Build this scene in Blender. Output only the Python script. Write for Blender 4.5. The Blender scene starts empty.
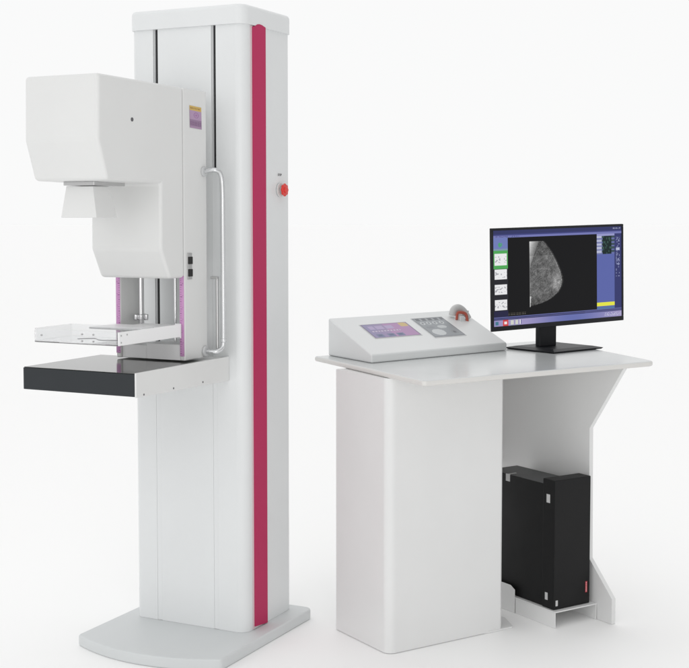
import bpy, bmesh, math, random
from mathutils import Vector, Matrix
random.seed(7)
SC = bpy.context.scene
COL = SC.collection
LZ = 0.037          # thickness of the machine's floor plate: z = 0 is the floor, LZ its top

def s2l(c):
    return tuple(((v/255)/12.92 if v/255 <= .04045 else ((v/255+.055)/1.055)**2.4) for v in c)

# ------------------------------------------------------------------ materials
def mat(name, rgb, rough=.35, metal=0., coat=0., bump=0., bscale=60., var=0., trans=0., ior=1.45, spec=.5, alpha=1.):
    m = bpy.data.materials.new(name); m.use_nodes = True
    nt = m.node_tree; b = nt.nodes['Principled BSDF']
    b.inputs['Base Color'].default_value = (*rgb, 1)
    b.inputs['Roughness'].default_value = rough
    b.inputs['Metallic'].default_value = metal
    b.inputs['Coat Weight'].default_value = coat
    b.inputs['Coat Roughness'].default_value = .12
    b.inputs['Transmission Weight'].default_value = trans
    b.inputs['IOR'].default_value = ior
    b.inputs['Specular IOR Level'].default_value = spec
    b.inputs['Alpha'].default_value = alpha
    tc = nt.nodes.new('ShaderNodeTexCoord')
    if var > 0:
        n = nt.nodes.new('ShaderNodeTexNoise'); n.inputs['Scale'].default_value = 5.; n.inputs['Detail'].default_value = 4
        nt.links.new(tc.outputs['Object'], n.inputs['Vector'])
        r = nt.nodes.new('ShaderNodeMapRange'); r.inputs['From Min'].default_value = .3; r.inputs['From Max'].default_value = .7
        r.inputs['To Min'].default_value = 1-var; r.inputs['To Max'].default_value = 1+var
        nt.links.new(n.outputs['Fac'], r.inputs['Value'])
        mx = nt.nodes.new('ShaderNodeVectorMath'); mx.operation = 'SCALE'
        mx.inputs[0].default_value = rgb
        nt.links.new(r.outputs['Result'], mx.inputs['Scale'])
        nt.links.new(mx.outputs['Vector'], b.inputs['Base Color'])
        r2 = nt.nodes.new('ShaderNodeMapRange'); r2.inputs['To Min'].default_value = rough*.8; r2.inputs['To Max'].default_value = rough*1.25
        nt.links.new(n.outputs['Fac'], r2.inputs['Value']); nt.links.new(r2.outputs['Result'], b.inputs['Roughness'])
    if bump > 0:
        n = nt.nodes.new('ShaderNodeTexNoise'); n.inputs['Scale'].default_value = bscale; n.inputs['Detail'].default_value = 3
        nt.links.new(tc.outputs['Object'], n.inputs['Vector'])
        bp = nt.nodes.new('ShaderNodeBump'); bp.inputs['Strength'].default_value = bump; bp.inputs['Distance'].default_value = .002
        nt.links.new(n.outputs['Fac'], bp.inputs['Height']); nt.links.new(bp.outputs['Normal'], b.inputs['Normal'])
    return m

M_PAINT = mat('white_powder_paint', (.765, .780, .785), .36, coat=.1, bump=.10, bscale=420, var=.012)
M_ARM   = mat('ivory_moulded_shell', (.740, .744, .738), .42, coat=.08, bump=.08, bscale=300, var=.012)
M_FLOORP= mat('floor_plate_paint', (.64, .66, .665), .45, bump=.15, bscale=300, var=.02)
M_DESK  = mat('desk_white_laminate', (.765, .768, .766), .34, coat=.12, bump=.06, bscale=260, var=.012)
M_TOP   = mat('desk_top_gloss', (.60, .62, .62), .22, coat=.2, var=.012)
M_EDGE  = mat('desk_top_edge_band', (.70, .69, .67), .35, var=.01)
M_MAG   = mat('magenta_stripe_film', s2l((184, 46, 92)), .5, spec=.2, var=.03)
M_PINK  = mat('stripe_edge_trim', (.66, .50, .53), .4)
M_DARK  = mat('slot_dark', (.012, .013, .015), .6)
M_BLACK = mat('detector_black', (.026, .030, .034), .30, spec=.35, var=.03)
M_BLKTOP= mat('detector_glossy_top', (.06, .062, .058), .12, coat=.15, spec=.5)
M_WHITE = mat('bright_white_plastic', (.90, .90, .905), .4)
M_CHROME= mat('chrome_rod', (.72, .72, .73), .16, metal=1)
M_STEEL = mat('brushed_steel', (.55, .55, .55), .35, metal=1)
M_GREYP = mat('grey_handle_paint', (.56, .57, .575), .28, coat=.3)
M_HAND  = mat('satin_handle_tube', (.66, .67, .68), .24, metal=.75)
M_CLEAR = mat('clear_polycarbonate', (.97, .975, .98), .0, trans=.86, ior=1.30)
M_SCREW = mat('screw_dark', (.16, .16, .17), .35, metal=.8)
M_RED   = mat('red_button_plastic', s2l((222, 48, 40)), .3, coat=.3)
M_PLATE = mat('pale_plate', (.70, .70, .69), .4)
M_TXT   = mat('dark_print', (.05, .05, .055), .5)
M_MONB  = mat('monitor_black_plastic', (.010, .011, .014), .45, bump=.1, bscale=500, spec=.3)
M_PCB   = mat('tower_black_metal', (.008, .008, .0085), .5, bump=.12, bscale=500, var=.04, spec=.28)
M_PCT   = mat('tower_black_lid', (.018, .020, .021), .35, var=.04, spec=.4)
M_STICK = mat('white_sticker', (.55, .55, .55), .5)
M_HS    = mat('hand_switch_grey', (.58, .58, .575), .45, var=.05)
M_HSR   = mat('hand_switch_orange_red', s2l((186, 98, 84)), .5, spec=.3)
M_RUBBER= mat('black_rubber', (.02, .02, .02), .7)
M_CONS  = mat('console_white_paint', (.72, .735, .737), .36, coat=.12, bump=.10, bscale=400, var=.012)

def attr_mat(name, emit=0., rough=.3):
    m = bpy.data.materials.new(name); m.use_nodes = True
    nt = m.node_tree; b = nt.nodes['Principled BSDF']
    a = nt.nodes.new('ShaderNodeAttribute'); a.attribute_name = 'print'
    b.inputs['Roughness'].default_value = rough
    if emit > 0:
        b.inputs['Base Color'].default_value = (.004, .004, .004, 1); b.inputs['Specular IOR Level'].default_value = .06
        nt.links.new(a.outputs['Color'], b.inputs['Emission Color']); b.inputs['Emission Strength'].default_value = emit
    else:
        nt.links.new(a.outputs['Color'], b.inputs['Base Color'])
    return m
M_SCREEN = attr_mat('lit_screen', 1.0, .25)
M_PRINT  = attr_mat('printed_label', 0., .35)

# ------------------------------------------------------------------ mesh builder
class MB:
    def __init__(s): s.bm = bmesh.new()
    def box(s, x0, x1, y0, y1, z0, z1, bev=.0, seg=2):
        b = bmesh.new(); bmesh.ops.create_cube(b, size=1)
        for v in b.verts:
            v.co = Vector((x0+(v.co.x+.5)*(x1-x0), y0+(v.co.y+.5)*(y1-y0), z0+(v.co.z+.5)*(z1-z0)))
        if bev: bmesh.ops.bevel(b, geom=b.edges[:], offset=bev, segments=seg, affect='EDGES', profile=.5)
        s.add(b); return s
    def prism(s, poly, axis, a0, a1, bev=0., seg=3, M=None, only_caps=False):
        """poly: 2D points. axis 'z': (x,y); 'x': (y,z); 'y': (x,z)."""
        b = bmesh.new()
        def P(p, a):
            return {'z': (p[0], p[1], a), 'x': (a, p[0], p[1]), 'y': (p[0], a, p[1])}[axis]
        v0 = [b.verts.new(P(p, a0)) for p in poly]; v1 = [b.verts.new(P(p, a1)) for p in poly]
        n = len(poly)
        b.faces.new(v0[::-1]); b.faces.new(v1)
        for i in range(n): b.faces.new((v0[i], v0[(i+1) % n], v1[(i+1) % n], v1[i]))
        bmesh.ops.recalc_face_normals(b, faces=b.faces[:])
        if bev:
            if only_caps:
                ed = [e for e in b.edges if (e.verts[0] in v0) == (e.verts[1] in v0)]
            else: ed = b.edges[:]
            bmesh.ops.bevel(b, geom=ed, offset=bev, segments=seg, affect='EDGES', profile=.5)
        if M: bmesh.ops.transform(b, matrix=M, verts=b.verts[:])
        s.add(b); return s
    def hexa(s, P8, bev=0., seg=2):
        """8 corners: bottom loop 0-3, top loop 4-7"""
        b = bmesh.new(); v = [b.verts.new(p) for p in P8]
        for f in ((3,2,1,0),(4,5,6,7),(0,1,5,4),(1,2,6,5),(2,3,7,6),(3,0,4,7)): b.faces.new([v[i] for i in f])
        bmesh.ops.recalc_face_normals(b, faces=b.faces[:])
        if bev: bmesh.ops.bevel(b, geom=b.edges[:], offset=bev, segments=seg, affect='EDGES', profile=.5)
        s.add(b); return s
    def cyl(s, p0, p1, r0, r1=None, n=28, bev=0.):
        r1 = r0 if r1 is None else r1
        p0 = Vector(p0); p1 = Vector(p1); d = p1-p0
        b = bmesh.new()
        bmesh.ops.create_cone(b, cap_ends=True, segments=n, radius1=r0, radius2=r1, depth=d.length)
        if bev:
            ed = [e for e in b.edges if abs(e.verts[0].co.z-e.verts[1].co.z) < 1e-6]
            bmesh.ops.bevel(b, geom=ed, offset=bev, segments=3, affect='EDGES', profile=.5)
        q = Vector((0,0,1)).rotation_difference(d.normalized())
        bmesh.ops.transform(b, matrix=Matrix.Translation((p0+p1)/2) @ q.to_matrix().to_4x4(), verts=b.verts[:])
        s.add(b); return s
    def tube(s, pts, r, n=18, ry=None, rad=None):
        pts = [Vector(p) for p in pts]
        b = bmesh.new(); rings = []
        t0 = (pts[1]-pts[0]).normalized()
        up = Vector((0,0,1)) if abs(t0.z) < .9 else Vector((0,1,0))
        nrm = (up - t0*up.dot(t0)).normalized()
        for i, p in enumerate(pts):
            if i == 0: t = t0
            elif i == len(pts)-1: t = (pts[-1]-pts[-2]).normalized()
            else: t = ((pts[i]-pts[i-1]).normalized()+(pts[i+1]-pts[i]).normalized()).normalized()
            nrm = (nrm - t*nrm.dot(t)).normalized(); bn = t.cross(nrm)
            q = rad[i] if rad else 1.
            rings.append([b.verts.new(p+nrm*math.cos(2*math.pi*k/n)*r*q+bn*math.sin(2*math.pi*k/n)*(ry or r)*q) for k in range(n)])
        for a, c in zip(rings, rings[1:]):
            for k in range(n): b.faces.new((a[k], a[(k+1) % n], c[(k+1) % n], c[k]))
        b.faces.new(rings[0][::-1]); b.faces.new(rings[-1])
        bmesh.ops.recalc_face_normals(b, faces=b.faces[:])
        s.add(b); return s
    def add(s, b):
        me = bpy.data.meshes.new('t'); b.to_mesh(me); b.free(); s.bm.from_mesh(me); bpy.data.meshes.remove(me)

def arc(cx, cy, r, a0, a1, n=6):
    return [(cx+r*math.cos(math.radians(a0+(a1-a0)*i/n)), cy+r*math.sin(math.radians(a0+(a1-a0)*i/n))) for i in range(n+1)]

def smooth_path(pts, it=3):
    pts = [Vector(p) for p in pts]
    for _ in range(it):
        o = [pts[0]]
        for a, b in zip(pts, pts[1:]): o += [a*.75+b*.25, a*.25+b*.75]
        o.append(pts[-1]); pts = o
    return pts

class Frame:
    """a flat placement frame on the floor: x, y axes turned by rz about origin"""
    def __init__(s, ox, oy, rz): s.M = Matrix.Translation((ox, oy, 0)) @ Matrix.Rotation(rz, 4, 'Z')

def thing(name, label, cat, frame, base, rz=0., group=None):
    """Empty at the base of a thing, base given in the frame's coordinates"""
    e = bpy.data.objects.new(name, None); COL.objects.link(e)
    e.matrix_world = frame.M @ Matrix.Translation(base) @ Matrix.Rotation(rz, 4, 'Z')
    e['label'] = label; e['category'] = cat
    if group: e['group'] = group
    e.empty_display_size = .1
    LOC[e.name] = (Matrix.Translation(base) @ Matrix.Rotation(rz, 4, 'Z')).inverted()
    return e
LOC = {}
def root_of(o):
    while o.parent: o = o.parent
    return o
def obj(name, mb, material, parent, label=None, sharp=35, raw=False):
    """links the builder's mesh as ONE object; vertices are in the frame's coordinates (z above the plate top)"""
    me = bpy.data.meshes.new(name)
    bm = mb.bm if isinstance(mb, MB) else mb
    bm.transform(Matrix.Translation((0, 0, LZ)))
    r = root_of(parent)
    bm.transform(LOC[r.name])
    # own origin at the mesh centre
    c = Vector((0,0,0))
    if len(bm.verts):
        lo = Vector([min(v.co[i] for v in bm.verts) for i in range(3)]); hi = Vector([max(v.co[i] for v in bm.verts) for i in range(3)])
        c = (lo+hi)/2
    bm.transform(Matrix.Translation(-c))
    bm.to_mesh(me); bm.free()
    for p in me.polygons: p.use_smooth = True
    me.set_sharp_from_angle(angle=math.radians(sharp))
    mats = material if isinstance(material, (list, tuple)) else [material]
    for m in mats: me.materials.append(m)
    o = bpy.data.objects.new(name, me); COL.objects.link(o)
    o.parent = parent
    pc = Vector(parent.get('_c', (0,0,0)))
    o.location = c-pc
    o['_c'] = tuple(c)
    if not raw and len(me.polygons) < 20000:
        w = o.modifiers.new('wn', 'WEIGHTED_NORMAL'); w.keep_sharp = True; w.weight = 80
    if label: o['label'] = label
    return o

def painted(P00, P10, P01, nx, ny, fn, thick=None):
    """a thin printed sheet: a grid of small faces between three corners, each face coloured by fn(s,t) (sRGB)"""
    P00 = Vector(P00); ex = Vector(P10)-P00; ey = Vector(P01)-P00
    bm = bmesh.new(); lay = bm.loops.layers.color.new('print') if False else bm.loops.layers.float_color.new('print')
    V = [[bm.verts.new(P00+ex*(i/nx)+ey*(j/ny)) for i in range(nx+1)] for j in range(ny+1)]
    for j in range(ny):
        for i in range(nx):
            f = bm.faces.new((V[j][i], V[j][i+1], V[j+1][i+1], V[j+1][i]))
            c = s2l(fn((i+.5)/nx, (j+.5)/ny))
            for l in f.loops: l[lay] = (*c, 1)
    m = MB(); m.bm.free(); m.bm = bm
    return m

# =================================================================== 1. MAMMOGRAPHY UNIT
FM = Frame(-.3321, 4.3366, -math.radians(26.208))
mach = thing('mammography_machine', 'tall white x-ray machine with magenta stripe on its column and black breast table', 'x-ray machine', FM, (-.221, .16, 0))

# floor plate (x = -u)
def rounded(poly, r, n=6):
    out = []
    m = len(poly)
    for i in range(m):
        p0 = Vector(poly[i-1]); p = Vector(poly[i]); p1 = Vector(poly[(i+1) % m])
        rr = r[i] if isinstance(r, (list, tuple)) else r
        if rr <= 0: out.append(tuple(p)); continue
        a = (p0-p).normalized(); b = (p1-p).normalized()
        ang = a.angle(b); t = rr/math.tan(ang/2)
        q0 = p+a*t; q1 = p+b*t; c = p+(a+b).normalized()*(rr/math.sin(ang/2))
        a0 = math.atan2(q0.y-c.y, q0.x-c.x); a1 = math.atan2(q1.y-c.y, q1.x-c.x)
        d = (a1-a0+math.pi) % (2*math.pi)-math.pi
        out += [(c.x+rr*math.cos(a0+d*k/n), c.y+rr*math.sin(a0+d*k/n)) for k in range(n+1)]
    return out
front = []
N = 16
for i in range(N+1):
    t = i/N; x = -.505+t*(.565)
    front.append((x, -.255-.072*(1-(2*t-1)**2)))
base_poly = rounded([(-.505, .36)]+front+[(.066, .365)], [.03]+[.018]+[0]*(N-1)+[.018]+[.03])
obj('floor_plate', MB().prism(base_poly, 'z', -LZ, 0, .006, 3, only_caps=True), M_FLOORP, mach)

# column: section with two real vertical slots in the front
sl = [(-.3555, -.3365), (-.1245, -.1065)]
sec = arc(-.036, .036, .036, -90, 0, 8)[::1]
sec = [(-.442+.018, 0)] + [(sl[0][0], 0), (sl[0][0], .020), (sl[0][1], .020), (sl[0][1], 0), (sl[1][0], 0), (sl[1][0], .020), (sl[1][1], .020), (sl[1][1], 0)] + sec
sec += arc(-.02, .303, .018, 0, 90, 5) + arc(-.422, .303, .020, 90, 180, 5) + arc(-.424, .018, .018, 180, 270, 5)[:-1]
obj('column_body', MB().prism(sec, 'z', 0.0005, 2.040), M_PAINT, mach, sharp=25)
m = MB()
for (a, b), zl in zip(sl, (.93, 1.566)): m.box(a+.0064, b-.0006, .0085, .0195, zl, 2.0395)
obj('slot_depth_shade', m, M_DARK, mach)  # black strip: the shade deep in the slot, put in as colour
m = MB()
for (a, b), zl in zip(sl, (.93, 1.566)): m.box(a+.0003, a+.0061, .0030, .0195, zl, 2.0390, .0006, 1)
obj('slot_lit_wall', m, M_GREYP, mach)  # pale strip imitating the lit left inner wall of each slot
m = MB()
for (a, b), zl in zip(sl, (.86, 1.560)): m.box(a+.0003, b-.0003, .0005, .0195, .001, zl, .0003, 1)
obj('slot_cover', m, M_PAINT, mach)
cap = arc(-.034, .030, .038, -90, 0, 8) + arc(-.020, .301, .023, 0, 90, 5) + arc(-.422, .301, .023, 90, 180, 5) + arc(-.424, .014, .022, 180, 270, 5)
cap = [(x+(.002 if x > -.2 else 0), y-.0) for x, y in cap]
capm = MB(); capm.prism(cap, 'z', 2.0385, 2.104, 0)
ed = [e for e in capm.bm.edges if all(v.co.z > 2.10 for v in e.verts)]
bmesh.ops.bevel(capm.bm, geom=ed, offset=.014, segments=4, affect='EDGES', profile=.5)
obj('column_cap', capm, M_PAINT, mach, sharp=30)
# magenta stripe with arched top, standing on the side face
st = [(.050, .012), (.136, .002), (.136, 2.0405), (.126, 2.0425), (.112, 2.0455), (.096, 2.0465), (.082, 2.0445), (.070, 2.039), (.060, 2.0345), (.050, 2.033)]
stp = obj('accent_stripe', MB().prism(st, 'x', -.001, .0072), M_MAG, mach, sharp=20)
m = MB(); m.box(-.001, .0045, .0455, .0497, .004, 2.036); m.box(-.001, .0045, .1363, .1405, .004, 2.036)
obj('edge_trim', m, M_PINK, stp)
# emergency stop on the right side face
eb = MB(); eb.prism([(.243+.0245*math.cos(2*math.pi*k/40), 1.497+.0245*math.sin(2*math.pi*k/40)) for k in range(40)], 'x', 0, .005, .0015, 2, only_caps=True)
e = obj('emergency_stop', eb, M_PLATE, mach, 'round red emergency push button on a pale plate')
obj('button_collar', MB().cyl((.005, .246, 1.497), (.0125, .246, 1.497), .0150, bev=.001), M_STEEL, e)
lob = [(.246+(.0212+.0012*math.cos(8*2*math.pi*k/64))*math.cos(2*math.pi*k/64), 1.497+(.0212+.0012*math.cos(8*2*math.pi*k/64))*math.sin(2*math.pi*k/64)) for k in range(64)]
m = MB(); m.prism(lob, 'x', .0135, .0225, .003, 3, only_caps=True); m.cyl((.011, .246, 1.497), (.0136, .246, 1.497), .013); m.cyl((.0222, .246, 1.497), (.0262, .246, 1.497), .012, .010, bev=.0015)
obj('push_button', m, M_RED, e)
def text(body, size, parent, M, mt, name='lettering', ext=.0003):
    cu = bpy.data.curves.new('t', 'FONT'); cu.body = body; cu.size = size; cu.align_x = 'CENTER'; cu.align_y = 'CENTER'; cu.extrude = ext
    o = bpy.data.objects.new('t', cu); COL.objects.link(o)
    me = bpy.data.meshes.new_from_object(o); bpy.data.objects.remove(o); bpy.data.curves.remove(cu)
    bm = bmesh.new(); bm.from_mesh(me); bpy.data.meshes.remove(me); bm.transform(M)
    return obj(name, bm, mt, parent, raw=True)
RX90 = Matrix.Rotation(math.pi/2, 4, 'X')
text('STOP', .011, e, Matrix.Translation((.0006, .243, 1.549)) @ Matrix.Rotation(math.pi/2, 4, 'Z') @ RX90, M_TXT)

# C-shaped tube arm shell: profile in (y, z), extruded over its width
prof = [(-.650, 1.820), (-.654, 1.630), (-.612, 1.512), (-.336, 1.508), (-.338, 1.302), (-.290, 1.209), (-.2065, 1.209), (-.2065, 1.816)]
obj('arm_shell', MB().prism(prof, 'x', -.369, -.1000, .011, 4), M_ARM, mach, sharp=50)
# carriage: back plate with two cheeks running down on both sides of an opening
bp = [(-.371, .940), (-.352, .940), (-.352, 1.235), (-.121, 1.235), (-.121, .940), (-.1015, .940), (-.1015, 1.814), (-.371, 1.814)]
carr = obj('carriage', MB().prism(bp, 'y', -.2045, -.068, .0045, 3), M_ARM, mach, sharp=50)
obj('carriage_mount', MB().box(-.33, -.17, -.0665, -.0005, 1.26, 1.76, .002), M_ARM, mach)
# screw on the arm side
m = MB(); m.cyl((-.1005, -.486, 1.696), (-.0985, -.486, 1.696), .0062, bev=.0008)
obj('screw', m, M_SCREW, mach)
# warning label
def lab(s, t):
    t = 1-t
    if t < .20: return (206, 174, 92) if not (.05 < s < .9 and .06 < t < .14 and int(s*22) % 3) else (150, 110, 50)
    if t < .62:
        d = math.hypot((s-.55)*.62, (t-.40))
        if .10 < d < .13: return (150, 104, 156)
        if d < .05: return (160, 112, 160)
        return (176, 146, 178)
    if t < .90:
        if int(t*60) % 3 == 0 and .08 < s < .92 and (int(s*31)*7) % 5: return (120, 84, 122)
        return (146, 118, 148)
    return (166, 136, 166)
obj('warning_label', painted((-.1005, -.168, 1.691), (-.1005, -.098, 1.688), (-.1005, -.170, 1.762), 30, 44, lab), M_PRINT, mach, raw=True)
for v in bpy.data.objects['warning_label'].data.vertices: v.co.x += .0
# rocker switch panel
sw = obj('switch_plate', MB().box(-.1015, -.0985, -.190, -.163, 1.203, 1.288, .001, 1), M_STEEL, mach)
for z in (1.252, 1.212):
    k = MB(); k.prism([(-.187, z), (-.165, z), (-.165, z+.024), (-.187, z+.024)], 'x', -.0990, -.0945, .0015, 2)
    obj('rocker_switch', k, M_RUBBER, sw)
# collimator cone under the tube head
def frus(x0, x1, y0, y1, z0, X0, X1, Y0, Y1, z1):
    return [(x0,y0,z0),(x1,y0,z0),(x1,y1,z0),(x0,y1,z0),(X0,Y0,z1),(X1,Y0,z1),(X1,Y1,z1),(X0,Y1,z1)]
cone = obj('collimator_cone', MB().hexa(frus(-.318, -.185, -.552, -.448, 1.402, -.300, -.200, -.548, -.468, 1.497), .002), M_ARM, mach)
obj('mounting_rail', MB().box(-.304, -.190, -.556, -.40, 1.499, 1.511, .001, 1), M_STEEL, cone)
# rulers on the cheeks
def ruler_fn(flip):
    def fn(s, t):
        k = t*34
        if s < .10 or s > .92: return (198, 156, 192)
        fr = k % 1
        L = .62 if int(k) % 5 == 0 else .40
        ss = 1-s if flip else s
        if fr < .28 and ss < L: return (150, 96, 148)
        if int(k) % 5 == 0 and .6 < fr < .95 and .60 < ss < .85: return (158, 104, 154)
        return (202, 148, 196)
    return fn
for x0, x1, z0, fl in ((-.1205, -.1035, .955, False), (-.3705, -.3535, .955, True)):
    m = painted((x0, -.2052, z0), (x1, -.2052, z0), (x0, -.2052, 1.215), 10, 150, ruler_fn(fl))
    obj('height_scale', m, M_PRINT, carr, raw=True)
# guide rods with a clamp knob
m = MB(); m.cyl((-.317, -.140, 1.02), (-.317, -.140, 1.236), .0085)
rod = obj('guide_rod', m, M_CHROME, mach)
m = MB(); m.cyl((-.190, -.125, .985), (-.190, -.125, 1.236), .0055); obj('guide_rod', m, M_CHROME, mach)
m = MB(); m.cyl((-.317, -.140, 1.062), (-.317, -.140, 1.080), .017, bev=.004)
for k in range(5):
    a = k*2*math.pi/5+.3; m.cyl((-.317+.018*math.cos(a), -.140+.018*math.sin(a), 1.061), (-.317+.018*math.cos(a), -.140+.018*math.sin(a), 1.081), .0075, bev=.003)
obj('clamp_knob', m, M_CHROME, rod)
# cross beam of the compression drive
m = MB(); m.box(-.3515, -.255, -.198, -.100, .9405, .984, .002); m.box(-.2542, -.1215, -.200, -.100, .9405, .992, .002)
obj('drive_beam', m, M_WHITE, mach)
# compression paddle: clear tray
pd = MB(); T = .0035
px0, px1, py0, py1 = -.441, -.119, -.546, -.350
out = rounded([(px0, py1), (px0, py0), (px1, py0), (px1, py1)], [.004, .020, .010, .004], 4)
pd.prism(out, 'z', 1.018, 1.018+T)
obj_paddle = None
inn = rounded([(px0+T, py1-T), (px0+T, py0+T), (px1-T, py0+T), (px1-T, py1-T)], [.002, .017, .007, .002], 4)
wall = bmesh.new()
def ring(pts, z): return [wall.verts.new((x, y, z)) for x, y in pts]
# wall top dips a little along the front, stays high at the corners
def ztop(x, y):
    if y < py0+.03:
        d = min(abs(x-px0), abs(x-px1)); return 1.0600 if d < .055 else 1.0565
    return 1.0600
o0 = ring(out, 1.018+T+.0002); i0 = ring(inn, 1.018+T+.0002)
o1 = [wall.verts.new((x, y, ztop(x, y))) for x, y in out]; i1 = [wall.verts.new((x, y, ztop(x, y))) for x, y in inn]
n = len(out)
for i in range(n):
    j = (i+1) % n
    wall.faces.new((o0[i], o0[j], o1[j], o1[i])); wall.faces.new((i0[j], i0[i], i1[i], i1[j]))
    wall.faces.new((o1[i], o1[j], i1[j], i1[i])); wall.faces.new((o0[j], o0[i], i0[i], i0[j]))
bmesh.ops.recalc_face_normals(wall, faces=wall.faces[:])
pd.add(wall)
pad = obj('compression_paddle', pd, M_CLEAR, mach, 'shallow clear plastic tray with a white side bar')
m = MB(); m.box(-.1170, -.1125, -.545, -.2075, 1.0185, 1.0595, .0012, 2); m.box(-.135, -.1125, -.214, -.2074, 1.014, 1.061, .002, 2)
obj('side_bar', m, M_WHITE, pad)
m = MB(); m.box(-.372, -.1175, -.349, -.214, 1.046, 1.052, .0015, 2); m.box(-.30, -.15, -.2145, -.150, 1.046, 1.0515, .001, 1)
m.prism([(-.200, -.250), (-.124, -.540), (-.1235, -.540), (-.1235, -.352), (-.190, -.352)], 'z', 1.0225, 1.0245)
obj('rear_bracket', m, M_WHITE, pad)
for px, pz in ((-.250, 1.0490), (-.208, 1.0490), (-.250, 1.0280), (-.208, 1.0280), (-.405, 1.040)):
    obj('screw', MB().cyl((px, py0-.0010, pz), (px, py0+.005, pz), .0026, n=14), M_STEEL, pad)
for yy, pz in ((-.535, 1.049), (-.535, 1.028), (-.505, 1.050)): obj('screw', MB().cyl((-.1124, yy, pz), (-.1110, yy, pz), .0024, n=14), M_STEEL, pad)
m = MB(); m.tube(smooth_path([(-.30, -.50, 1.029), (-.25, -.47, 1.031), (-.21, -.52, 1.030), (-.16, -.50, 1.030), (-.135, -.46, 1.029)]), .0016, 8)
obj('wire_clip', m, M_SCREW, pad)
# breast support table
obj('detector_housing', MB().box(-.4890, -.0665, -.532, -.132, .866, .9345, .002, 2), M_BLACK, mach, 'glossy black breast support table')
obj('support_top', MB().box(-.4870, -.0685, -.530, -.134, .9348, .9366, .0008, 1), M_BLKTOP, mach)
for x0, x1 in ((-.0662, -.0600),):
    y1 = -.0008 if x0 > -.1 else -.1
    b = MB().prism([(-.5335, .864), (y1, .856), (y1, .9375), (-.5335, .9385)], 'x', x0, x1, .001, 2)
    br = obj('side_bracket', b, M_ARM, mach)
    if x0 > -.1:
        for yy in (-.495, -.335, -.165): obj('screw', MB().cyl((-.0602, yy, .870), (-.0592, yy, .870), .0030, n=14), M_SCREW, br)
obj('table_mount', MB().box(-.41, -.075, -.1315, -.0007, .870, .934, .002, 1), M_ARM, mach)
# patient grab handle
hp = smooth_path([(-.1005, -.088, 1.552), (-.080, -.086, 1.556), (-.060, -.080, 1.558), (-.050, -.062, 1.548), (-.048, -.056, 1.50), (-.048, -.056, 1.40)], 2)
hp += smooth_path([(-.048, -.056, 1.06), (-.048, -.056, .985), (-.050, -.060, .970), (-.060, -.078, .960), (-.080, -.086, .960), (-.1005, -.088, .961)], 2)
h = obj('grab_handle', MB().tube(hp, .0080), M_HAND, mach)
obj('handle_socket', MB().cyl((-.102, -.088, 1.552), (-.094, -.088, 1.552), .017, bev=.003), M_GREYP, h)
obj('handle_collar', MB().cyl((-.048, -.056, .990), (-.048, -.056, 1.003), .0105, bev=.002), M_HAND, h)
obj('handle_socket', MB().cyl((-.102, -.088, .961), (-.092, -.088, .961), .0185, bev=.004), M_GREYP, h)
m = MB(); m.tube([(-.070, -.058, .96), (-.070, -.058, 1.205)], .0050, 12); m.box(-.092, -.066, -.066, -.050, 1.200, 1.208, .001, 1)
obj('cable_tube', m, M_STEEL, mach)

# =================================================================== 2. CONTROL DESK
FD = Frame(.1432, 4.2289, math.radians(32.78))
desk = thing('control_desk', 'white desk with a boxed cabinet on its left and open shelf bay on its right', 'desk', FD, (.45, .15, 0))
ZT = .897; ZB = .8785
tp = [(-.021, -.222), (.996, -.215), (1.205, .575), (.068, .575)]
tpoly = rounded(tp, [.012, .045, .04, .012], 6)
m = MB().prism(tpoly, 'z', ZB, ZT, .007, 4, only_caps=True)
top = obj('tabletop', m, [M_TOP, M_EDGE], desk)
for p in top.data.polygons:
    if p.normal.z < .6: p.material_index = 1
# cabinet with large-radius corners and a thin plinth lip
cab = rounded([(0, 0), (.488, 0), (.488, .325), (0, .325)], [.030, .016, .010, .010], 8)
obj('cabinet', MB().prism(cab, 'z', -.0345, ZB-.0003), M_DESK, desk, sharp=30)
lip = rounded([(.004, .003), (.40, .003), (.43, -.003), (.532, -.003), (.575, .095), (.49, .32), (.004, .32)], [.028, .0, .0, .012, .02, .01, .01], 6)
obj('plinth', MB().prism(lip, 'z', -.0368, -.0300, .0015, 2, only_caps=True), M_DESK, desk)
# end panel: slanted flare at the top, foot at the bottom
U = .849
pan = [(-.163, -.0365), (-.163, .054), (-.045, .176), (-.040, .647), (-.205, ZB-.0004), (.52, ZB-.0004), (.52, -.0365), (-.02, -.0365)]
obj('end_panel', MB().prism(pan, 'x', U, U+.018, .0015, 2), M_DESK, desk)
# low shelf bay
m = MB()
m.box(.6490, .8485, -.089, .48, .018, .0220, .0006, 1)
m.box(.6490, .6520, -.089, .125, -.0365, .0178, .0004, 1)
m.box(.8430, .8460, -.089, .40, -.0365, .0178, .0004, 1)
obj('shelf', m, M_DESK, desk)
m = MB(); m.prism([(.1262, -.0365), (.30, -.0365), (.30, .062), (.150, .062), (.1262, .050)], 'x', .6465, .6487, .0006, 1)
obj('shelf_bracket', m, M_DESK, desk)
m = MB(); m.box(.4885, U-.0005, .500, .516, .48, ZB-.0006, .001, 1); m.box(.4885, .84, .470, .4995, .44, .47, .002, 1)
obj('back_rail', m, M_DESK, desk)

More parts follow.
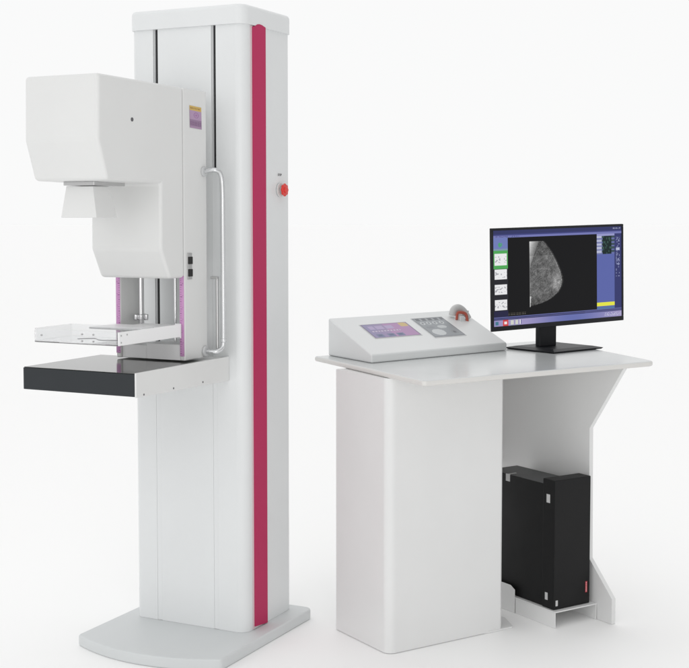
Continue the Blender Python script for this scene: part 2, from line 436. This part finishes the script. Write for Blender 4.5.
# =================================================================== 3. CONTROL CONSOLE
O = Vector((.110, .263)); ex = Vector((.676, .083)).normalized(); ey = Vector((.011, .300)).normalized()
LX, LY = .681, .300
ZC = ZT+.0006
z0f, z0b = .927, 1.034
def CP(s, t, z):
    p = O+ex*s+ey*t; return (p.x, p.y, z)
cons = thing('control_console', 'white wedge control box with two button panels on the desk beside the monitor', 'control box', FD, (O.x+.33, O.y+.19, ZC+LZ))
cb = MB().hexa([CP(0,0,ZC), CP(LX,0,ZC), CP(LX,LY,ZC), CP(0,LY,ZC), CP(0,0,z0f), CP(LX,0,z0f), CP(LX,LY,z0b), CP(0,LY,z0b)], .0060, 4)
obj('console_body', cb, M_CONS, cons, sharp=40)
def SL(s, t, lift=.0): return CP(s, t, z0f+(z0b-z0f)*t/LY+lift)
def pan1(s, t):
    r = random.random()
    if s < .02 or s > .98 or t < .03 or t > .97: return (112, 98, 128)
    base = (132+int(30*s), 124-int(4*s)+int(6*t), 166)
    if s > .45: base = (168, 126, 172)
    if s > .80 and t > .70: return (198, 172, 112) if math.hypot((s-.88)*1.8, t-.83) < .17 else (184, 150, 158)
    for cx in (.16, .40, .60):
        if abs(s-cx) < .075 and .05 < t < .27: return (74, 84, 122) if abs(s-cx) < .04 and .10 < t < .22 else (104, 110, 146)
    if .44 < t < .50 and .08 < s < .70: return (198, 184, 206) if int(s*46) % 3 else (130, 116, 150)
    if .60 < t < .84 and .10 < s < .62 and int(s*24) % 5: return (168, 152, 190)
    return base
def pan2(s, t):
    if s < .025 or s > .975 or t < .03 or t > .97: return (112, 116, 122)
    def el(cx, cy, a, b): return ((s-cx)/a)**2+((t-cy)/b)**2
    if t > .86: return (88, 92, 98) if int(s*15) % 3 else (150, 154, 158)
    for cx in (.16, .36, .56, .78):
        if el(cx, .72, .075, .075) < 1: return (104, 108, 114) if el(cx, .72, .03, .04) < 1 else (186, 190, 192)
    if el(.32, .24, .2, .16) < 1: return (194, 198, 200)
    if el(.62, .50, .15, .08) < 1: return (184, 188, 190)
    if el(.24, .50, .13, .06) < 1: return (128, 132, 138)
    if el(.80, .20, .11, .10) < 1: return (88, 92, 98) if el(.80, .20, .05, .05) < 1 else (132, 136, 140)
    return (138, 143, 148)
def touch(name, q, fn, nx, ny, label):
    s0, s1, t0, t1 = q
    o = obj(name, painted(SL(s0, t0, .0016), SL(s1, t0, .0016), SL(s0, t1, .0016), nx, ny, fn), M_PRINT, cons, label, raw=True)
    return o
p1 = touch('keypad_panel', (.100, .325, .115, .224), pan1, 90, 46, 'purple touch panel with yellow corner patch')
m = MB().hexa([SL(.097,.112,.0), SL(.328,.112,.0), SL(.328,.227,.0), SL(.097,.227,.0), SL(.097,.112,.0014), SL(.328,.112,.0014), SL(.328,.227,.0014), SL(.097,.227,.0014)])
obj('panel_backing', m, M_GREYP, p1)
p2 = touch('keypad_panel', (.372, .530, .085, .246), pan2, 70, 56, 'grey membrane panel with pale oval keys')
m = MB().hexa([SL(.3695,.082,.0), SL(.5325,.082,.0), SL(.5325,.249,.0), SL(.3695,.249,.0), SL(.3695,.082,.0014), SL(.5325,.082,.0014), SL(.5325,.249,.0014), SL(.3695,.249,.0014)])
obj('panel_backing', m, M_GREYP, p2)
m = MB()
m.cyl(SL(.655, .222, 0), SL(.655, .222, .018), .006); m.cyl(SL(.655, .222, .018), SL(.655, .222, .030), .004)
obj('toggle_lever', m, M_GREYP, cons)

# hand switch hooked in its holder on the console
hsb = SL(.610, .238)
hs = thing('hand_switch', 'small grey arched exposure hand switch with orange red inner band on the console', 'hand switch', FD, (hsb[0], hsb[1], hsb[2]+LZ))
def hp3(sv, tv, lift):
    p = Vector(SL(sv, tv)); p.z += lift; return p
body = smooth_path([hp3(.584, .236, .008), hp3(.586, .234, .030), hp3(.604, .230, .040), hp3(.626, .224, .034), hp3(.640, .214, .020), hp3(.650, .204, .006)], 3)
nb = len(body)
rad = []
for i in range(nb):
    k = i/(nb-1); q = 1.0-.50*max(0, (k-.45)/.55)
    q *= min(1, .72+k*6) * min(1, .6+(1-k)*8); rad.append(q)
obj('grip', MB().tube(body, .0135, 22, .0165, rad), M_HS, hs, sharp=60)
st_ = smooth_path([hp3(.588, .214, .001), hp3(.5885, .212, .029), hp3(.606, .208, .031), hp3(.632, .204, .027), hp3(.634, .200, .0), hp3(.634, .199, -.002)], 2)
obj('inner_band', MB().tube(st_, .0032, 14, .0060), M_HSR, hs, sharp=60)
obj('holder_block', MB().hexa([SL(.597,.200,-.001), SL(.622,.198,-.001), SL(.624,.222,-.001), SL(.598,.224,-.001), SL(.599,.202,.020), SL(.620,.200,.018), SL(.622,.220,.018), SL(.600,.222,.020)], .003, 2), M_CONS, hs)

# =================================================================== 4. MONITOR
mon = thing('computer_monitor', 'black widescreen monitor on the desk showing a grey scan image', 'monitor', FD, (.975, .292, ZC+LZ))
R = Matrix.Translation((.975, .292, 0)) @ Matrix.Rotation(math.radians(7), 4, 'Z')
def tr(pts): return [tuple(R @ Vector(p)) for p in pts]
a, b = .143, .123
m = MB().hexa(tr([(-a+.006,-b+.006,ZC),(a-.006,-b+.006,ZC),(a-.006,b-.006,ZC),(-a+.006,b-.006,ZC),(-a,-b,ZC+.006),(a,-b,ZC+.006),(a,b,ZC+.006),(-a,b,ZC+.006)]), .0008, 1)
m.hexa(tr([(-a,-b,ZC+.0062),(a,-b,ZC+.0062),(a,b,ZC+.0062),(-a,b,ZC+.0062),(-a+.03,-b+.03,ZC+.0125),(a-.03,-b+.03,ZC+.0125),(a-.03,b-.03,ZC+.0125),(-a+.03,b-.03,ZC+.0125)]), .0008, 1)
obj('stand_base', m, M_MONB, mon)
m = MB().box(.900, .986, .290, .318, ZC+.010, 1.13, .006, 3); m.cyl((.900, .304, 1.005), (.986, .304, 1.005), .022, bev=.003)
m.box(.86, 1.02, .262, .300, 1.10, 1.26, .006, 2)
obj('stand_neck', m, M_MONB, mon)
# display, rolled by about a degree on its pivot
us0, us1, zs0, zs1, vm = .609, 1.268, .992, 1.369, .225
cxm, czm = (us0+us1)/2, (zs0+zs1)/2
ROLL = Matrix.Translation((cxm, vm, czm)) @ Matrix.Rotation(math.radians(-1.25), 4, 'Y') @ Matrix.Translation((-cxm, -vm, -czm))
m = MB(); m.box(us0, us1, vm, vm+.009, zs0, zs1, .002, 3); m.box(us0+.05, us1-.05, vm+.0092, vm+.038, zs0+.04, zs1-.05, .008, 3)
m.bm.transform(ROLL)
case = obj('display_case', m, M_MONB, mon)
m = MB()
m.box(us0+.001, us1-.001, vm-.0035, vm-.0002, zs0+.001, zs0+.018, .0006, 1)
m.box(us0+.001, us1-.001, vm-.0035, vm-.0002, zs1-.009, zs1-.001, .0006, 1)
m.box(us0+.001, us0+.0085, vm-.0035, vm-.0002, zs0+.0185, zs1-.0095, .0006, 1)
m.box(us1-.010, us1-.001, vm-.0035, vm-.0002, zs0+.0185, zs1-.0095, .0006, 1)
m.bm.transform(ROLL)
obj('bezel', m, M_MONB, case)
rnd = random.Random(3)
NX, NY = 400, 220
rz = random.Random(11); SP = [[rz.random() for _ in range(97)] for _ in range(89)]
def sp(s, t, a=330, b=180): return SP[int(t*b) % 89][int(s*a) % 97]
lat = [[rnd.random() for _ in range(64)] for _ in range(64)]
def noise(x, y):
    xi, yi = int(math.floor(x)), int(math.floor(y)); fx, fy = x-xi, y-yi
    g = lambda i, j: lat[i % 64][j % 64]
    return (g(xi,yi)*(1-fx)+g(xi+1,yi)*fx)*(1-fy)+(g(xi,yi+1)*(1-fx)+g(xi+1,yi+1)*fx)*fy
def breast_edge(t):   # right-hand outline of the scan, t 0..1 downwards
    P = [(0, .392), (.05, .412), (.12, .437), (.22, .466), (.34, .494), (.46, .517), (.56, .530), (.64, .533), (.72, .524), (.80, .500), (.87, .462), (.92, .420), (.955, .372), (.975, .330), (.985, .302), (1, .296)]
    for (a0, b0), (a1, b1) in zip(P, P[1:]):
        if a0 <= t <= a1: return b0+(b1-b0)*(t-a0)/(a1-a0)
    return .28
GLY = {0: '111101101101111', 1: '010110010010111', 2: '111001111100111'}
def screen(s, tt):
    t = 1-tt
    # s,t normalised over the lit area; t downwards
    if t < .042:
        if .93 < s < .99 and .012 < t < .028 and sp(s, t) > .6: return (170, 175, 200)
        return (54, 58, 100)
    if t < .056: return (66, 70, 124)
    if t < .078: return (116, 120, 178) if not (.02 < s < .2 and .058 < t < .072 and sp(s, t, 250) > .5) else (84, 88, 136)
    if t > .935:
        if .012 < s < .035 and .95 < t < .985: return (70, 120, 140)
        if .068 < s < .108: return (236, 228, 226) if (.078 < s < .098 and .955 < t < .98) else (206, 72, 76)
        if .125 < s < .148 or .160 < s < .180: return (206, 208, 200) if .945 < t < .99 else (150, 152, 180)
        if .192 < s < .205 and .945 < t < .99: return (236, 236, 240) if s < .200 else (70, 74, 130)
        if s > .86 and .95 < t < .985 and sp(s, t) > .72: return (205, 205, 228)
        k = .5+.5*math.sin(s*7+.5)
        return (int(104+58*k), int(112+40*k), int(172+22*k))
    if t > .905:
        if t < .913: return (100, 104, 156)
        if .922 < t < .929: return (112, 114, 166)
        return (46, 48, 88) if s < .7 else (60, 62, 108)
    if s > .943:
        if .12 < t < .56 and .955 < s < .985:
            if int(t*34) == 8: return (180, 186, 214)
            if sp(s, t, 150, 90) > .70: return (138, 144, 182)
        return (56, 60, 108)
    if s > .797:
        if t < .098: return (150, 152, 200)
        if t < .30:
            r = (t-.10)/.040
            if .845 < s < .918: return (30, 44, 44) if sp(s, t, 120, 50) < .75 else (58, 84, 78)
            if s < .837: return (180, 184, 210) if (r % 1) < .62 else (116, 122, 168)
            if (r % 1) < .6: return (60, 78, 86)
            return (104, 112, 164)
        if .832 < t < .875: return (226, 226, 74)
        if t > .885: return (84, 116, 160)
        return (92, 102, 166)
    if s > .108:
        if t > .855 and s < .24 and t < .895 and (int(t*180) % 3 == 0) and (int(s*330)*5) % 7 < 4: return (96, 92, 84)
        x0 = .270
        ty = (t-.128)/(.822-.128)
        if 0 <= ty <= 1 and s >= x0:
            e = x0+(breast_edge(ty)-.285)*1.04
            if s < e:
                d = (e-s)
                n1 = noise(s*170, t*100); n2 = noise(s*60+9, t*38+3); n3 = noise(s*18+5, t*11)
                n4 = abs(noise((s*.8+t*.6)*230, (t*.9-s*.5)*70)-.5)*2; g = 54+26*n1+34*n2+14*n3+(34*(1-n4*3) if n4 < .33 else 0)
                w = x0+.070*(1-ty/.40)
                if ty < .40 and s < w:
                    k = (w-s)/.070; g = 120+110*k+14*n1
                q = ((s-(x0+.205))/.035)**2+((ty-.66)/.12)**2
                g += 78*math.exp(-q)*(.5+.9*n2)
                if ty < .22: g -= 16
                if d < .010: g = 40+36*n1
                if .010 <= d < .0135: g += 30
                g -= max(0, ty-.78)*130
                if ty > .84 and s < x0+.010*(1-(ty-.84)*4): g = 200
                if s < x0+.003: g = max(g, 140)
                g = max(24, min(238, g)); return (int(g),)*3
        return (22, 22, 24)
    if t < .190:
        if math.hypot((s-.052)*1.7, t-.150) < .026 and sp(s, t, 200, 120) > .3: return (76, 160, 116)
        return (112, 124, 182)
    if t < .208: return (124, 150, 168)
    for i, (a, b) in enumerate(((.242, .362), (.405, .510), (.562, .670), (.722, .830))):
        if a < t < b and .010 < s < .100:
            v = (t-a)/(b-a)
            if .22 < v < .8 and noise(s*120+i*13, t*80+i*7) > .64: return (166, 166, 172)
            return (232, 232, 234)
    if .208 <= t < .398: return (80, 166, 88)
    if t > .84: return (40, 40, 68)
    return (40, 40, 46)
yS = vm-.0008
m = painted((us0+.0083, yS, zs0+.0178), (us1-.0098, yS, zs0+.0178), (us0+.0083, yS, zs1-.0088), NX, NY, screen)
m.bm.transform(ROLL)
obj('screen', m, M_SCREEN, case, 'lit screen with blue toolbars, thumbnails and a grey mammogram', raw=True)

# =================================================================== 5. COMPUTER TOWER
zs = .0226
tow = thing('computer_tower', 'black computer tower standing on the low shelf under the desk', 'computer', FD, (.735, .08, zs+LZ))
obj('case_body', MB().box(.6620, .8020, -.0095, .300, zs+.001, .463, .0025, 2), [M_PCB, M_PCT], tow)
cbx = bpy.data.objects['case_body']
for p in cbx.data.polygons:
    if p.normal.z > .7: p.material_index = 1
fr = obj('front_bezel', MB().box(.6575, .8280, -.0720, -.0100, zs+.0005, .483, .003, 2), M_PCB, tow)
m = MB()
m.box(.6568, .6575, -.048, -.030, .400, .430, 0); 
obj('sticker', m, M_STICK, fr)
m = MB(); m.box(.6568, .6575, -.040, -.026, .052, .078, 0); obj('sticker', m, M_STICK, fr)
m = MB(); m.box(.666, .676, -.0727, -.0719, .036, .056, 0); obj('sticker', m, M_STICK, fr)
def red(s, t):
    if .25 < s < .75 and .08 < t < .92 and int(t*26) % 4 != 0 and (int(s*8)+int(t*26)) % 3: return (232, 190, 190)
    return (178, 40, 56)
obj('red_badge', painted((.806, -.0726, .064), (.815, -.0726, .064), (.806, -.0726, .104), 8, 30, red), M_PRINT, fr, raw=True)
m = MB(); m.box(.6612, .6640, .175, .198, .4375, .4638, 0); m.box(.6612, .700, .182, .190, .4633, .4640, 0)
obj('tape_strip', m, M_STICK, cbx)

for o in bpy.data.objects:
    if '_c' in o: del o['_c']
for o in [o for o in bpy.data.objects if o.type == 'MESH' and o.data.users == 0]: bpy.data.objects.remove(o)

# =================================================================== studio floor
M_FLOOR = mat('white_studio_floor', (.975, .975, .972), .55, spec=.3)
fb = bmesh.new(); NF = 40
bmesh.ops.create_grid(fb, x_segments=NF, y_segments=NF, size=150)
me = bpy.data.meshes.new('floor'); fb.to_mesh(me); fb.free(); me.materials.append(M_FLOOR)
fo = bpy.data.objects.new('floor', me); COL.objects.link(fo); fo.location = (0, 60, 0); fo['kind'] = 'structure'

# =================================================================== world, lamps, camera
ZEN = 1.115
w = bpy.data.worlds.new('World'); SC.world = w; w.use_nodes = True
nt = w.node_tree; bg = nt.nodes['Background']
tc = nt.nodes.new('ShaderNodeTexCoord'); sx = nt.nodes.new('ShaderNodeSeparateXYZ')
nt.links.new(tc.outputs['Generated'], sx.inputs[0])
cr = nt.nodes.new('ShaderNodeValToRGB'); nt.links.new(sx.outputs['Z'], cr.inputs['Fac'])
mr = nt.nodes.new('ShaderNodeMapRange'); nt.links.new(sx.outputs['Z'], mr.inputs['Value'])
mr.inputs['From Min'].default_value = -1; mr.inputs['From Max'].default_value = 1
nt.links.new(mr.outputs['Result'], cr.inputs['Fac'])
cr.color_ramp.elements[0].position = .10; cr.color_ramp.elements[0].color = (.84, .81, .75, 1)
cr.color_ramp.elements[1].position = .27; cr.color_ramp.elements[1].color = (.955, .957, .957, 1)
e1 = cr.color_ramp.elements.new(.66); e1.color = (.955, .957, .957, 1)
e2 = cr.color_ramp.elements.new(.84); e2.color = (ZEN, ZEN, ZEN, 1)
dp = nt.nodes.new('ShaderNodeVectorMath'); dp.operation = 'DOT_PRODUCT'; dp.inputs[1].default_value = Vector((1, -.25, .1)).normalized()
nt.links.new(tc.outputs['Generated'], dp.inputs[0])
m2 = nt.nodes.new('ShaderNodeMapRange'); m2.interpolation_type = 'SMOOTHSTEP'; nt.links.new(dp.outputs['Value'], m2.inputs['Value'])
m2.inputs['From Min'].default_value = .3; m2.inputs['From Max'].default_value = .85; m2.inputs['To Min'].default_value = 1; m2.inputs['To Max'].default_value = .50
sc = nt.nodes.new('ShaderNodeVectorMath'); sc.operation = 'SCALE'
nt.links.new(cr.outputs['Color'], sc.inputs[0]); nt.links.new(m2.outputs['Result'], sc.inputs['Scale'])
nt.links.new(sc.outputs['Vector'], bg.inputs['Color']); bg.inputs['Strength'].default_value = 1.0

def area(name, loc, tgt, sx_, sy_, power, col):
    l = bpy.data.lights.new(name, 'AREA'); l.shape = 'RECTANGLE'; l.size = sx_; l.size_y = sy_; l.energy = power; l.color = col
    o = bpy.data.objects.new(name, l); COL.objects.link(o); o.location = loc
    o.rotation_euler = (Vector(tgt)-Vector(loc)).to_track_quat('-Z', 'Y').to_euler()
    return o
area('added_fill', (.5, -.5, 1.35), (0, 4.4, .9), 1.3, 1.3, 24, (1.0, .985, .96))  # unseen lamp, added near the camera to brighten the recesses
area('added_key', (-2.6, -.6, 2.9), (-.2, 4.4, 1.1), 2.2, 2.2, 6, (.95, .975, 1.0))  # unseen lamp, added at front left to brighten the column front

cam = bpy.data.cameras.new('camera'); co = bpy.data.objects.new('camera', cam); COL.objects.link(co)
co.location = (0, 0, 1.4102+LZ)
co.rotation_euler = (math.radians(90-3.4537), 0, 0)
cam.sensor_width = 36; cam.sensor_fit = 'HORIZONTAL'; cam.lens = 1309/689*36
cam.shift_y = -40/689; cam.clip_end = 200
SC.camera = co
SC.view_settings.view_transform = 'Standard'; SC.view_settings.look = 'None'
SC.view_settings.exposure = 0; SC.view_settings.gamma = 1
SC.render.engine = 'CYCLES'
SC.cycles.max_bounces = 10; SC.cycles.transmission_bounces = 10
